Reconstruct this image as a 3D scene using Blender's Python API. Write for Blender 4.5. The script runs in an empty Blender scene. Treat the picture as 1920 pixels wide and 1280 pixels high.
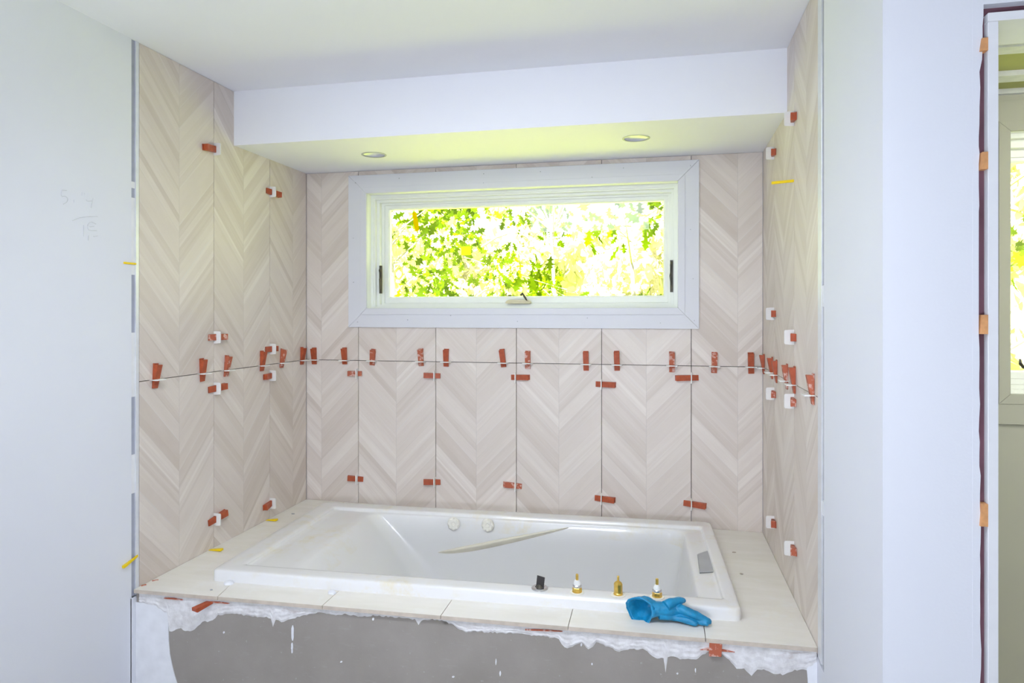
import bpy, bmesh, math, random
from mathutils import Vector, Matrix, Euler
random.seed(7)
scene = bpy.context.scene
COL = scene.collection

# ------------------------------------------------------------------ camera, world, sun, lights, exposure
CX, CY, CZ = 1.61137, -2.88384, 0.86221      # deck of the tub is z = 0, floor is z = -0.6
YAW, F, HY = 0.217613, 1282.24, 585.98
cam_d = bpy.data.cameras.new('camera'); cam = bpy.data.objects.new('camera', cam_d); COL.objects.link(cam)
cam.location = (CX, CY, CZ); cam.rotation_euler = (math.pi/2, 0, YAW)
cam_d.sensor_width = 36; cam_d.lens = F/1920*36
cam_d.shift_y = -(640-HY)/1920; cam_d.clip_start = 0.02
scene.camera = cam

w = bpy.data.worlds.new('sky'); scene.world = w; w.use_nodes = True
bg = w.node_tree.nodes['Background']; bg.inputs[0].default_value = (0.86, 0.94, 1.0, 1); bg.inputs[1].default_value = 2.4

sd = bpy.data.lights.new('sun', 'SUN'); sun = bpy.data.objects.new('sun', sd); COL.objects.link(sun)
sd.energy = 52; sd.angle = 0.01; sd.color = (1, 0.95, 0.80)
sun.rotation_euler = Vector((0.25, 1.0, -1.25)).to_track_quat('-Z', 'Y').to_euler()

def area(name, loc, target, sx, sy, power, col):
    d = bpy.data.lights.new(name, 'AREA'); d.shape = 'RECTANGLE'; d.size = sx; d.size_y = sy
    d.energy = power; d.color = col
    o = bpy.data.objects.new(name, d); COL.objects.link(o); o.location = loc
    o.rotation_euler = (Vector(target)-Vector(loc)).to_track_quat('-Z', 'Y').to_euler()
    return o
area('rear_fill_light', (1.2, -7.9, 0.75), (1.0, 0, 0.5), 4.0, 1.8, 12, (0.78, 0.84, 1.0))  # added unseen fill from behind the camera; the rear wall has no window
area('flash_bounced_off_ceiling', (1.3, -3.6, 0.3), (1.25, -2.2, 1.7), 0.5, 0.5, 37, (0.83, 0.89, 1.0))
alcove_fill = area('alcove_fill_light', (1.05, -1.95, 1.69), (1.0, -0.45, 0.0), 0.9, 0.6, 15.5, (0.83, 0.88, 1.0)); alcove_fill.data.spread = 2.0  # unseen fill added above the frame to brighten the alcove
area('back_room_fill_light', (3.7, -0.9, 1.62), (3.2, -0.4, 0.2), 0.5, 0.5, 22, (1.0, 0.98, 0.95))  # fill light added to lift the dim room beyond the doorway

scene.view_settings.view_transform = 'Standard'; scene.view_settings.look = 'None'
scene.view_settings.gamma = 1; scene.view_settings.exposure = 0.0
scene.view_settings.use_curve_mapping = False

# ------------------------------------------------------------------ rays: find where a line of sight meets a real plane
def ray(px, py):
    x = (px-960)/F; z = -(py-HY)/F; c, s = math.cos(YAW), math.sin(YAW)
    return Vector((c*x-s, s*x+c, z))
CP = Vector((CX, CY, CZ))
def onY(px, py, Y=0.0): r = ray(px, py); return CP + r*((Y-CY)/r.y)
def onX(px, py, X=0.0): r = ray(px, py); return CP + r*((X-CX)/r.x)
def onZ(px, py, Z=0.0): r = ray(px, py); return CP + r*((Z-CZ)/r.z)
def onP(px, py, p0, n): r = ray(px, py); return CP + r*((p0-CP).dot(n)/r.dot(n))

# ------------------------------------------------------------------ materials
def srgb(r, g, b):
    f = lambda c: (c/255/12.92) if c/255 <= 0.04045 else ((c/255+0.055)/1.055)**2.4
    return (f(r), f(g), f(b), 1)
class NT:
    def __init__(s, name):
        s.m = bpy.data.materials.new(name); s.m.use_nodes = True; s.t = s.m.node_tree
        s.b = s.t.nodes['Principled BSDF']
    def n(s, typ, **kw):
        o = s.t.nodes.new('ShaderNode'+typ)
        for k, v in kw.items(): setattr(o, k, v)
        return o
    def l(s, a, b): s.t.links.new(a, b)
    def math(s, op, a, b=None, c=None):
        o = s.n('Math', operation=op)
        for i, v in enumerate((a, b, c)):
            if v is None: continue
            if isinstance(v, (int, float)): o.inputs[i].default_value = v
            else: s.l(v, o.inputs[i])
        return o.outputs[0]
    def noise(s, vec, scale, detail=3, rough=0.5):
        o = s.n('TexNoise'); o.inputs['Scale'].default_value = scale; o.inputs['Detail'].default_value = detail
        o.inputs['Roughness'].default_value = rough
        if vec is not None: s.l(vec, o.inputs['Vector'])
        return o.outputs['Fac']
    def ramp(s, fac, stops):
        o = s.n('ValToRGB'); e = o.color_ramp.elements
        while len(e) < len(stops): e.new(0.5)
        for q, (p, c) in zip(e, stops): q.position = p; q.color = c
        s.l(fac, o.inputs[0]); return o.outputs[0]
    def mix(s, fac, a, b, mode='MIX'):
        o = s.n('Mix', data_type='RGBA', blend_type=mode)
        for k, v in ((0, fac), (6, a), (7, b)):
            if isinstance(v, (int, float)): o.inputs[k].default_value = v
            elif isinstance(v, tuple): o.inputs[k].default_value = v
            else: s.l(v, o.inputs[k])
        return o.outputs[2]
    def bump(s, h, strength=0.2, dist=0.002):
        o = s.n('Bump'); o.inputs['Strength'].default_value = strength; o.inputs['Distance'].default_value = dist
        s.l(h, o.inputs['Height']); s.l(o.outputs[0], s.b.inputs['Normal'])
def g(v): return (v, v, v, 1)
def simple(name, col, rough=0.5, metal=0.0, var=0.04, scale=30, bump=0.0, bscale=200, coat=0):
    m = NT(name); tc = m.n('TexCoord').outputs['Object']
    nf = m.noise(tc, scale, 4)
    lo = tuple(c*(1-var*2) for c in col[:3])+(1,); hi = tuple(min(1, c*(1+var)) for c in col[:3])+(1,)
    m.l(m.ramp(nf, [(0.3, lo), (0.7, hi)]), m.b.inputs['Base Color'])
    m.b.inputs['Roughness'].default_value = rough; m.b.inputs['Metallic'].default_value = metal
    m.b.inputs['Coat Weight'].default_value = coat
    if bump: m.bump(m.noise(tc, bscale, 3), bump, 0.001)
    return m.m
M = {}
M['paint'] = simple('white_wall_paint', (0.79, 0.81, 0.87, 1), 0.75, var=0.006, scale=3, bump=0.12, bscale=180)
M['ceiling'] = simple('white_ceiling_paint', (0.87, 0.88, 0.92, 1), 0.8, var=0.006, scale=3, bump=0.1, bscale=150)
M['patch'] = simple('white_compound', (0.82, 0.83, 0.86, 1), 0.8, var=0.03, scale=25, bump=0.3, bscale=60)
M['green_room'] = simple('olive_room_paint', (0.46, 0.46, 0.38, 1), 0.8, var=0.01, scale=3)
M['olive'] = simple('olive_ceiling_board', (0.42, 0.43, 0.16, 1), 0.85, var=0.05, scale=6)
M['strip'] = simple('white_strapping_wood', (0.72, 0.74, 0.74, 1), 0.7)
M['jamb'] = simple('primed_jamb_wood', (0.84, 0.85, 0.88, 1), 0.55, var=0.01)
M['trim'] = simple('white_window_trim', (0.72, 0.725, 0.77, 1), 0.45, var=0.005, scale=8)
M['vinyl'] = simple('white_vinyl_frame', (0.86, 0.88, 0.84, 1), 0.35, var=0.005)
M['metal_trim'] = simple('brushed_aluminium_trim', (0.80, 0.82, 0.86, 1), 0.35, metal=0.35, var=0.03)
M['groove'] = simple('blue_grey_groove_filler', (0.40, 0.42, 0.50, 1), 0.9)
M['gap'] = simple('dark_gap_backing', (0.075, 0.055, 0.06, 1), 0.9, var=0.1)
M['rough_wood'] = simple('mauve_stud_wood', (0.17, 0.075, 0.10, 1), 0.85, var=0.15, scale=12)
M['shim'] = simple('pine_shim', srgb(225, 165, 110), 0.7, var=0.1, scale=60)
M['floor'] = simple('plywood_subfloor', (0.60, 0.57, 0.54, 1), 0.8, var=0.06, scale=5)
M['red'] = simple('red_plastic', (0.45, 0.085, 0.028, 1), 0.42, var=0.12, scale=60)
M['strap'] = simple('white_plastic', (0.82, 0.82, 0.79, 1), 0.45, var=0.02)
M['yellow'] = simple('yellow_plastic', (0.92, 0.66, 0.0, 1), 0.4, var=0.05)
M['brass'] = simple('brass', (0.80, 0.54, 0.12, 1), 0.28, metal=0.85, var=0.08, scale=90)
M['chrome'] = simple('chrome', (0.65, 0.65, 0.66, 1), 0.2, metal=0.95, var=0.05)
M['black'] = simple('black_plastic', (0.035, 0.03, 0.03, 1), 0.45, var=0.2)
M['bronze'] = simple('dark_bronze_metal', (0.10, 0.09, 0.07, 1), 0.35, metal=0.5, var=0.2)
M['beige'] = simple('beige_crank_cover', (0.66, 0.60, 0.45, 1), 0.45, var=0.05)
M['greymetal'] = simple('dull_grey_steel', (0.47, 0.48, 0.50, 1), 0.5, metal=0.3, var=0.04, scale=12)
M['glove'] = simple('blue_rubber', (0.006, 0.26, 0.50, 1), 0.42, var=0.15, scale=35, bump=0.25, bscale=260)
M['light_can'] = simple('grey_light_housing', (0.70, 0.72, 0.80, 1), 0.4, metal=0.3)
M['pencil'] = simple('pencil_graphite', (0.69, 0.71, 0.75, 1), 0.8)

def dusty(name, col, dust, amt, scale=45):
    m = NT(name); tc = m.n('TexCoord').outputs['Object']
    rnd = m.n('ObjectInfo').outputs['Random']
    mp = m.n('Mapping'); m.l(tc, mp.inputs[0])
    cb = m.n('CombineXYZ'); [m.l(rnd, cb.inputs[i]) for i in range(3)]; m.l(cb.outputs[0], mp.inputs[1])
    nf = m.noise(mp.outputs[0], scale, 5, 0.6)
    m.l(m.ramp(nf, [(amt-0.03, col), (amt+0.05, dust)]), m.b.inputs['Base Color'])
    m.b.inputs['Roughness'].default_value = 0.6
    return m.m
M['red_dusty'] = dusty('red_plastic_dusty', (0.46, 0.115, 0.055, 1), (0.66, 0.42, 0.36, 1), 0.55, 60)

# chevron porcelain: strips run up and away from the centre line of each tile
def chevron():
    m = NT('chevron_porcelain'); tc = m.n('TexCoord').outputs['Object']
    sep = m.n('SeparateXYZ'); m.l(tc, sep.inputs[0]); X, Z = sep.outputs[0], sep.outputs[2]
    rnd = m.n('ObjectInfo').outputs['Random']
    ax = m.math('ABSOLUTE', X)
    t = m.math('SUBTRACT', Z, m.math('MULTIPLY', ax, 1.02))
    t = m.math('ADD', t, m.math('MULTIPLY', rnd, 9.7))
    side = m.math('MULTIPLY', m.math('GREATER_THAN', X, 0.0), 31.7)
    wv = m.n('TexNoise', noise_dimensions='1D'); wv.inputs['Scale'].default_value = 7; wv.inputs['Detail'].default_value = 0
    m.l(m.math('ADD', t, side), wv.inputs['W'])
    tw = m.math('ADD', t, m.math('MULTIPLY', wv.outputs[0], 0.10))
    def tone(pitch, off):
        q = m.math('DIVIDE', tw, pitch)
        i = m.math('FLOOR', q)
        wn = m.n('TexWhiteNoise', noise_dimensions='1D')
        m.l(m.math('ADD', m.math('ADD', i, side), off), wn.inputs['W'])
        return wn.outputs[0], m.math('FRACT', q)
    a, fa = tone(0.050, 3.3); b, fb = tone(0.0215, 77.1)
    # wood-like grain stretched along each strip
    s = m.math('ADD', ax, Z)
    cb = m.n('CombineXYZ'); m.l(m.math('MULTIPLY', tw, 55), cb.inputs[0]); m.l(m.math('MULTIPLY', s, 5), cb.inputs[1])
    m.l(m.math('ADD', m.math('MULTIPLY', a, 40), side), cb.inputs[2])
    gr = m.noise(cb.outputs[0], 1.0, 5, 0.6)
    sp = m.noise(tc, 190, 2)
    v = m.math('MULTIPLY', a, 0.50)
    v = m.math('MULTIPLY_ADD', b, 0.24, v)
    v = m.math('MULTIPLY_ADD', gr, 0.42, v)
    v = m.math('MULTIPLY_ADD', sp, 0.12, v)
    col = m.ramp(v, [(0.24, (0.62, 0.540, 0.475, 1)), (0.5, (0.680, 0.602, 0.540, 1)), (0.80, (0.745, 0.672, 0.612, 1)), (0.97, (0.80, 0.735, 0.675, 1))])
    ed = m.math('LESS_THAN', fa, 0.05)
    col = m.mix(m.math('MULTIPLY', ed, 0.4), col, (0.74, 0.71, 0.68, 1))
    ce = m.math('LESS_THAN', ax, 0.0012)
    col = m.mix(m.math('MULTIPLY', ce, 0.35), col, (0.50, 0.46, 0.43, 1))
    m.l(col, m.b.inputs['Base Color'])
    m.b.inputs['Roughness'].default_value = 0.42
    h = m.math('ADD', m.math('MULTIPLY', a, 1.0), m.math('MULTIPLY', gr, 0.8))
    m.bump(h, 0.35, 0.0012)
    return m.m
M['tile'] = chevron()

def deckmat():
    m = NT('cream_deck_tile'); tc = m.n('TexCoord').outputs['Object']
    mp = m.n('Mapping'); m.l(tc, mp.inputs[0]); mp.inputs[3].default_value = (3, 14, 3)
    n1 = m.noise(mp.outputs[0], 1.3, 5, 0.6); n2 = m.noise(tc, 9, 6, 0.7)
    c = m.ramp(n1, [(0.3, (0.78, 0.745, 0.665, 1)), (0.7, (0.85, 0.815, 0.755, 1))])
    c = m.mix(m.ramp(n2, [(0.55, g(0)), (0.72, g(0.6))]), c, (0.86, 0.86, 0.84, 1))
    m.l(c, m.b.inputs['Base Color']); m.b.inputs['Roughness'].default_value = 0.4
    m.bump(n2, 0.1, 0.001); return m.m
M['deck'] = deckmat()
M['deck_edge'] = simple('beige_tile_body', (0.60, 0.52, 0.43, 1), 0.8, var=0.08)

def tubmat():
    m = NT('white_acrylic_tub'); tc = m.n('TexCoord').outputs['Object']
    n1 = m.noise(tc, 2.6, 6, 0.62); n2 = m.noise(tc, 14, 6, 0.75)
    k = m.math('MULTIPLY', m.ramp(n1, [(0.46, g(0)), (0.60, g(1))]), m.ramp(n2, [(0.46, g(0)), (0.64, g(1))]))
    sep = m.n('SeparateXYZ'); m.l(tc, sep.inputs[0])
    lo = m.math('GREATER_THAN', sep.outputs[2], -0.03)
    c = m.mix(m.math('MULTIPLY', m.math('MULTIPLY', k, lo), 0.6), (0.78, 0.775, 0.765, 1), (0.74, 0.65, 0.42, 1))
    m.l(c, m.b.inputs['Base Color']); m.b.inputs['Roughness'].default_value = 0.22
    m.b.inputs['Coat Weight'].default_value = 0.3; m.b.inputs['Coat Roughness'].default_value = 0.1
    return m.m
M['tub'] = tubmat()
M['jet'] = simple('ivory_jet_plastic', (0.83, 0.81, 0.72, 1), 0.35)
M['armrest'] = simple('tub_shelf_highlight', (0.79, 0.745, 0.62, 1), 0.3, var=0.05, scale=9)  # yellowish highlight along the ridge put into its colour

def cement():
    m = NT('grey_cement_board'); tc = m.n('TexCoord').outputs['Object']
    n1 = m.noise(tc, 5, 6, 0.6)
    mp = m.n('Mapping'); m.l(tc, mp.inputs[0]); mp.inputs[3].default_value = (25, 25, 90)
    n2 = m.noise(mp.outputs[0], 1.0, 4, 0.6)
    n3 = m.noise(tc, 75, 4, 0.7)
    c = m.ramp(n1, [(0.3, (0.290, 0.262, 0.235, 1)), (0.7, (0.350, 0.320, 0.290, 1))])
    c = m.mix(m.math('MULTIPLY', m.ramp(n2, [(0.6, g(0)), (0.8, g(0.5))]), 0.7), c, (0.42, 0.40, 0.39, 1))
    c = m.mix(m.ramp(n3, [(0.66, g(0)), (0.74, g(0.8))]), c, (0.50, 0.49, 0.48, 1))
    m.l(c, m.b.inputs['Base Color']); m.b.inputs['Roughness'].default_value = 0.9
    m.bump(n3, 0.3, 0.001); return m.m
M['cement'] = cement()
def mortar():
    m = NT('white_thinset'); tc = m.n('TexCoord').outputs['Object']
    mp = m.n('Mapping'); m.l(tc, mp.inputs[0]); mp.inputs[3].default_value = (9, 9, 34)
    n1 = m.noise(mp.outputs[0], 1.0, 6, 0.65); n2 = m.noise(tc, 40, 5, 0.6)
    c = m.ramp(n2, [(0.3, (0.62, 0.60, 0.59, 1)), (0.6, (0.80, 0.79, 0.79, 1))])
    c = m.mix(m.ramp(n1, [(0.63, g(0)), (0.70, g(0.55))]), c, (0.42, 0.34, 0.31, 1))
    m.l(c, m.b.inputs['Base Color']); m.b.inputs['Roughness'].default_value = 0.85
    m.bump(n2, 0.45, 0.002); return m.m
M['mortar'] = mortar()

def leafmat(name, col, tr, var=0.3):
    m = NT(name); t = m.t
    gi = m.n('NewGeometry').outputs['Random Per Island']
    a = tuple(c*(1-var) for c in col[:3])+(1,); b = tuple(c*(1+var) for c in col[:3])+(1,)
    c = m.ramp(gi, [(0, a), (1, b)])
    d = m.n('BsdfDiffuse'); m.l(c, d.inputs[0]); tl = m.n('BsdfTranslucent'); m.l(c, tl.inputs[0])
    mx = m.n('MixShader'); mx.inputs[0].default_value = tr; m.l(d.outputs[0], mx.inputs[1]); m.l(tl.outputs[0], mx.inputs[2])
    m.l(mx.outputs[0], t.nodes['Material Output'].inputs[0]); t.nodes.remove(m.b)
    return m.m
M['leaf_near'] = leafmat('oak_leaf_painted_shade', (0.085, 0.14, 0.0006, 1), 0.5, 0.35)  # dark leaf colour stands in for shade
M['leaf_far'] = leafmat('leaf_painted_sun', (0.72, 0.72, 0.47, 1), 0.3, 0.12)  # pale leaf colour stands in for strong sunlight
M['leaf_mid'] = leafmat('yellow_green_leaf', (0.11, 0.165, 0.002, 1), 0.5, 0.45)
M['sticker'] = leafmat('yellow_sticker', (0.78, 0.76, 0.16, 1), 0.95, 0.0)
M['tape'] = leafmat('yellow_tape', (0.60, 0.48, 0.0, 1), 0.9, 0.0)
M['bark'] = simple('tree_bark', (0.40, 0.36, 0.28, 1), 0.9, var=0.2)
M['lawn'] = simple('dry_lawn', (0.60, 0.68, 0.035, 1), 0.95, var=0.1, scale=2)
M['shed'] = simple('pale_shed_siding', (0.75, 0.74, 0.68, 1), 0.8)
M['roof'] = simple('pale_shed_roof', (0.62, 0.60, 0.56, 1), 0.8)

def glass():
    m = NT('window_glass'); t = m.t
    tr = m.n('BsdfTransparent'); tr.inputs[0].default_value = (0.97, 0.985, 0.96, 1)
    gl = m.n('BsdfGlossy'); gl.inputs['Roughness'].default_value = 0.02; gl.inputs[0].default_value = g(1)
    fr = m.n('Fresnel'); fr.inputs[0].default_value = 1.45
    mx = m.n('MixShader'); m.l(m.math('MULTIPLY', fr.outputs[0], 0.6), mx.inputs[0]); m.l(tr.outputs[0], mx.inputs[1]); m.l(gl.outputs[0], mx.inputs[2])
    m.l(mx.outputs[0], t.nodes['Material Output'].inputs[0]); t.nodes.remove(m.b)
    return m.m
M['glass'] = glass()

# ------------------------------------------------------------------ mesh helpers
def obj(name, bm, mat, parent=None, loc=None, rot=None, smooth=False, bevel=0, seg=2, label=None):
    bmesh.ops.recalc_face_normals(bm, faces=bm.faces)
    me = bpy.data.meshes.new(name); bm.to_mesh(me); bm.free()
    for m in (mat if isinstance(mat, (list, tuple)) else [mat]): me.materials.append(m)
    o = bpy.data.objects.new(name, me); COL.objects.link(o)
    if parent: o.parent = parent
    if loc is not None: o.location = loc
    if rot is not None: o.rotation_euler = rot
    if smooth:
        for p in me.polygons: p.use_smooth = True
    if bevel:
        b = o.modifiers.new('bevel', 'BEVEL'); b.width = bevel; b.segments = seg; b.limit_method = 'ANGLE'
    if label: o['label'] = label
    return o
def thing(name, label, cat, loc=(0, 0, 0), rot=(0, 0, 0), group=None):
    o = bpy.data.objects.new(name, None); COL.objects.link(o); o.empty_display_size = 0.05
    o.location = loc; o.rotation_euler = rot; o['label'] = label; o['category'] = cat
    if group: o['group'] = group
    return o
def tag(o, label, cat, group=None):
    o['label'] = label; o['category'] = cat
    if group: o['group'] = group
    return o
def struct(name, bm, mat, label=None, **kw):
    o = obj(name, bm, mat, **kw); o['kind'] = 'structure'
    if label: o['label'] = label
    return o
def add_box(bm, x0, x1, y0, y1, z0, z1, mi=0):
    v = [bm.verts.new(p) for p in ((x0,y0,z0),(x1,y0,z0),(x1,y1,z0),(x0,y1,z0),(x0,y0,z1),(x1,y0,z1),(x1,y1,z1),(x0,y1,z1))]
    for f in ((0,3,2,1),(4,5,6,7),(0,1,5,4),(1,2,6,5),(2,3,7,6),(3,0,4,7)):
        q = bm.faces.new([v[i] for i in f]); q.material_index = mi
    return v
def box(*a):
    bm = bmesh.new(); add_box(bm, *a); return bm
def add_prism(bm, pts, d, mi=0):
    """pts: ring of 3D points, d: extrusion vector"""
    d = Vector(d); a = [bm.verts.new(p) for p in pts]; b = [bm.verts.new(Vector(p)+d) for p in pts]
    n = len(pts)
    bm.faces.new(a).material_index = mi; bm.faces.new(b[::-1]).material_index = mi
    for i in range(n): bm.faces.new((a[i], a[(i+1) % n], b[(i+1) % n], b[i])).material_index = mi
def prism(pts, d):
    bm = bmesh.new(); add_prism(bm, pts, d); return bm
def loft(bm, rings, cap0=False, cap1=False, closed=True, mi=0):
    R = [[bm.verts.new(p) for p in r] for r in rings]; n = len(R[0])
    for a, b in zip(R, R[1:]):
        for i in range(n if closed else n-1):
            bm.faces.new((a[i], a[(i+1) % n], b[(i+1) % n], b[i])).material_index = mi
    if cap0: bm.faces.new(R[0][::-1]).material_index = mi
    if cap1: bm.faces.new(R[-1]).material_index = mi
def add_lathe(bm, prof, n=24, cx=0, cy=0, cz=0, cap0=True, cap1=True):
    rings = [[(cx+r*math.cos(2*math.pi*i/n), cy+r*math.sin(2*math.pi*i/n), cz+z) for i in range(n)] for r, z in prof]
    loft(bm, rings, cap0, cap1)
def lathe(prof, n=24, **k):
    bm = bmesh.new(); add_lathe(bm, prof, n, **k); return bm
def add_tube(bm, pts, radii, n=8, cap=True, flat=1.0):
    pts = [Vector(p) for p in pts]; rings = []
    if isinstance(radii, (int, float)): radii = [radii]*len(pts)
    up = Vector((0, 0, 1))
    for i, p in enumerate(pts):
        t = (pts[min(i+1, len(pts)-1)]-pts[max(i-1, 0)]).normalized()
        a = t.cross(up)
        if a.length < 1e-3: a = t.cross(Vector((0, 1, 0)))
        a.normalize(); b = t.cross(a)
        rings.append([p+(a*math.cos(2*math.pi*k/n)+b*math.sin(2*math.pi*k/n)*flat)*radii[i] for k in range(n)])
    loft(bm, rings, cap, cap)
def catmull(pts, sub=6):
    P = [Vector(p) for p in pts]; P = [P[0]*2-P[1]]+P+[P[-1]*2-P[-2]]; out = []
    for i in range(1, len(P)-2):
        for k in range(sub):
            t = k/sub; a, b, c, d = P[i-1:i+3]
            out.append(0.5*((2*b)+(c-a)*t+(2*a-5*b+4*c-d)*t*t+(3*b-a-3*c+d)*t**3))
    out.append(P[-2]); return out

S, SD, H, JZ, W = 1.5046, -0.548, 1.712, 0.645, 2.0
FL = -0.6                      # floor level
YE = -1.528                    # face of the partition end
TT = 0.010                     # tile thickness

# ------------------------------------------------------------------ room shell
struct('floor', box(-0.12, 4.4, -8.1, 0.14, FL-0.1, FL), M['floor'])
bm = bmesh.new(); add_box(bm, -0.12, W+0.16, -8.1, 0.14, H, H+0.25); add_box(bm, W+0.16, 4.4, -8.1, YE+0.12, H, H+0.25)
struct('ceiling', bm, M['ceiling'])
# soffit over the tub with two round holes cut for lights
hole = [(0.462, -0.288, 0.046), (1.514, -0.325, 0.046)]
def soffit():
    bm = bmesh.new(); n = 32
    # underside: ring fans around each hole joined to rectangles
    xs = [-0.0, 1.0125, W]
    for k, (hx, hy, hr) in enumerate(hole):
        x0, x1, y0, y1 = xs[k], xs[k+1], SD, 0.01
        inner = [bm.verts.new((hx+hr*math.cos(2*math.pi*i/n), hy+hr*math.sin(2*math.pi*i/n), S)) for i in range(n)]
        outer = []
        for i in range(n):
            a = 2*math.pi*i/n; dx, dy = math.cos(a), math.sin(a)
            tx = ((x1-hx)/dx if dx > 1e-9 else (x0-hx)/dx if dx < -1e-9 else 1e9)
            ty = ((y1-hy)/dy if dy > 1e-9 else (y0-hy)/dy if dy < -1e-9 else 1e9)
            t = min(tx, ty); outer.append(bm.verts.new((hx+dx*t, hy+dy*t, S)))
        for i in range(n): bm.faces.new((inner[i], inner[(i+1) % n], outer[(i+1) % n], outer[i]))
        for cxp in ((x0, y0), (x1, y0), (x1, y1), (x0, y1)):
            c = bm.verts.new((cxp[0], cxp[1], S))
            an = math.atan2(cxp[1]-hy, cxp[0]-hx) % (2*math.pi); i = int(an/(2*math.pi)*n) % n
            bm.faces.new((outer[i], outer[(i+1) % n], c))
        up = [bm.verts.new((v.co.x, v.co.y, S+0.03)) for v in inner]
        for i in range(n): bm.faces.new((inner[i], up[i], up[(i+1) % n], inner[(i+1) % n]))
    a = [bm.verts.new(p) for p in ((0, SD, S), (W, SD, S), (W, SD, H+0.01), (0, SD, H+0.01))]; bm.faces.new(a)
    return bm
struct('trim_1', soffit(), M['ceiling'], label='white boxed soffit above the window')

# left wall: board + recessed bed under the tiles
bm = bmesh.new()
add_box(bm, -0.12, -TT-0.001, -1.07, 0.14, FL, H+0.02)
add_box(bm, -0.12, 0.0, -8.1, -1.0665, FL, H+0.02)
add_box(bm, -TT-0.002, 0.0, -1.07, 0.0, FL, -0.025)
wall_left = struct('wall_left', bm, M['paint'])
# back wall with window opening and exterior thickness
WX0, WX1, WZ0, WZ1 = 0.303, 1.670, 0.882, 1.400
W2X0, W2X1, W2Z0, W2Z1 = 2.868, 3.75, 0.561, 1.535
bm = bmesh.new()
def wall_hole(bm, x0, x1, z0, z1, y0, y1, hx0, hx1, hz0, hz1):
    add_box(bm, x0, hx0, y0, y1, z0, z1); add_box(bm, hx1, x1, y0, y1, z0, z1)
    add_box(bm, hx0, hx1, y0, y1, z0, hz0); add_box(bm, hx0, hx1, y0, y1, hz1, z1)
wall_hole(bm, -0.12, 2.16, FL, H+0.25, TT+0.001, 0.15, WX0-0.006, WX1+0.006, WZ0-0.006, WZ1+0.006)
wall_back = struct('wall_back', bm, M['paint'])
bm = bmesh.new(); wall_hole(bm, 2.16, 4.4, FL, H+0.25, 0.0, 0.15, W2X0-0.006, W2X1+0.006, W2Z0-0.006, W2Z1+0.006)
struct('wall_back_right', bm, M['green_room'])
# right partition
bm = bmesh.new()
add_box(bm, W+TT+0.001, 2.155, -1.062, 0.0, FL, H+0.02)
add_box(bm, W, 2.155, YE, -1.062, FL, H+0.02)
add_box(bm, W, W+TT+0.002, -1.062, 0.0, FL, -0.03)
wall_right = struct('wall_right', bm, M['paint'])
# ragged board edge at the end of the partition
pts = []; z = FL
while z < H:
    pts.append((2.155+0.0025*random.random()+0.0018*math.sin(z*5)-0.0026*(z > 1.28)*0-(0.004 if z > 1.3 else 0)*-1, YE-0.0005, z)); z += 0.014 + 0.02*random.random()
pts = [(2.145, YE-0.0005, FL)]+pts+[(2.16, YE-0.0005, H), (2.145, YE-0.0005, H)]
obj('board_edge', prism(pts, (0, 0.014, 0)), M['paint'], wall_right)
bm = box(-0.12, 4.4, -8.2, -8.1, FL, H+0.02); struct('wall_front', bm, M['paint'])
struct('wall_far_right', box(4.4, 4.5, -8.2, 0.15, FL, H+0.25), M['green_room'])
# doorway wall: stud in the gap, header, board above
bm = bmesh.new()
add_box(bm, 2.155, 2.1672, YE+0.010, YE+0.10, FL, 1.385)
add_box(bm, 2.155, 3.05, YE+0.02, YE+0.10, 1.385, 1.42)
wd = struct('wall_doorway', bm, M['rough_wood'])
bm = bmesh.new(); add_box(bm, 2.145, 4.4, YE, YE+0.12, 1.405, H+0.02); add_box(bm, 3.03, 4.4, YE, YE+0.12, FL, 1.405)
obj('wall_board', bm, M['paint'], wd)
# the room behind: ceiling with strapping
c2 = struct('ceiling_2', box(2.155, 4.4, YE+0.12, 0.0, 1.690, 1.96), M['olive'])
for (ya, yb) in ((-0.235, -0.160), (-0.520, -0.455), (-0.66, -0.54), (-0.022, -0.0), (-1.15, -1.08)):
    obj('furring_strip', box(2.156, 4.39, ya, yb, 1.672, 1.691), M['strip'], c2)
# door frame
door = bpy.data.objects.new('door_1', None); COL.objects.link(door); door['kind'] = 'structure'; door['label'] = 'primed white door frame shimmed into the rough opening'
obj('side_jamb', box(2.1675, 2.184, YE-0.005, YE+0.118, FL, 1.372), M['jamb'], door, bevel=0.001)
obj('side_jamb', box(2.99, 3.01, YE-0.005, YE+0.118, FL, 1.372), M['jamb'], door, bevel=0.001)
obj('head_jamb', box(2.1675, 3.01, YE-0.005, YE+0.118, 1.3725, 1.388), M['jamb'], door, bevel=0.001)
obj('door_stop', box(2.1842, 2.19, YE+0.05, YE+0.085, FL, 1.36), M['jamb'], door)
for i, (py, ph, lb) in enumerate(((85, 24, 'topmost wooden shim in the gap beside the door frame'),
                              (302, 32, 'wooden shim beside the door frame, second from the top'),
                              (608, 36, 'wooden shim beside the door frame, third from the top'),
                              (964, 42, 'lowest wooden shim in the gap beside the door frame'))):
    a = onY(1842, py-ph/2, YE).z; b = onY(1842, py+ph/2, YE).z
    o = obj('wood_shim', prism([(2.1555, YE-0.006, b), (2.1672, YE-0.006, b), (2.1672, YE-0.006, a), (2.1585, YE-0.006, a)], (0, 0.09, 0)), M['shim'])
    tag(o, lb, 'shim', 'wooden shims around the door frame')

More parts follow.
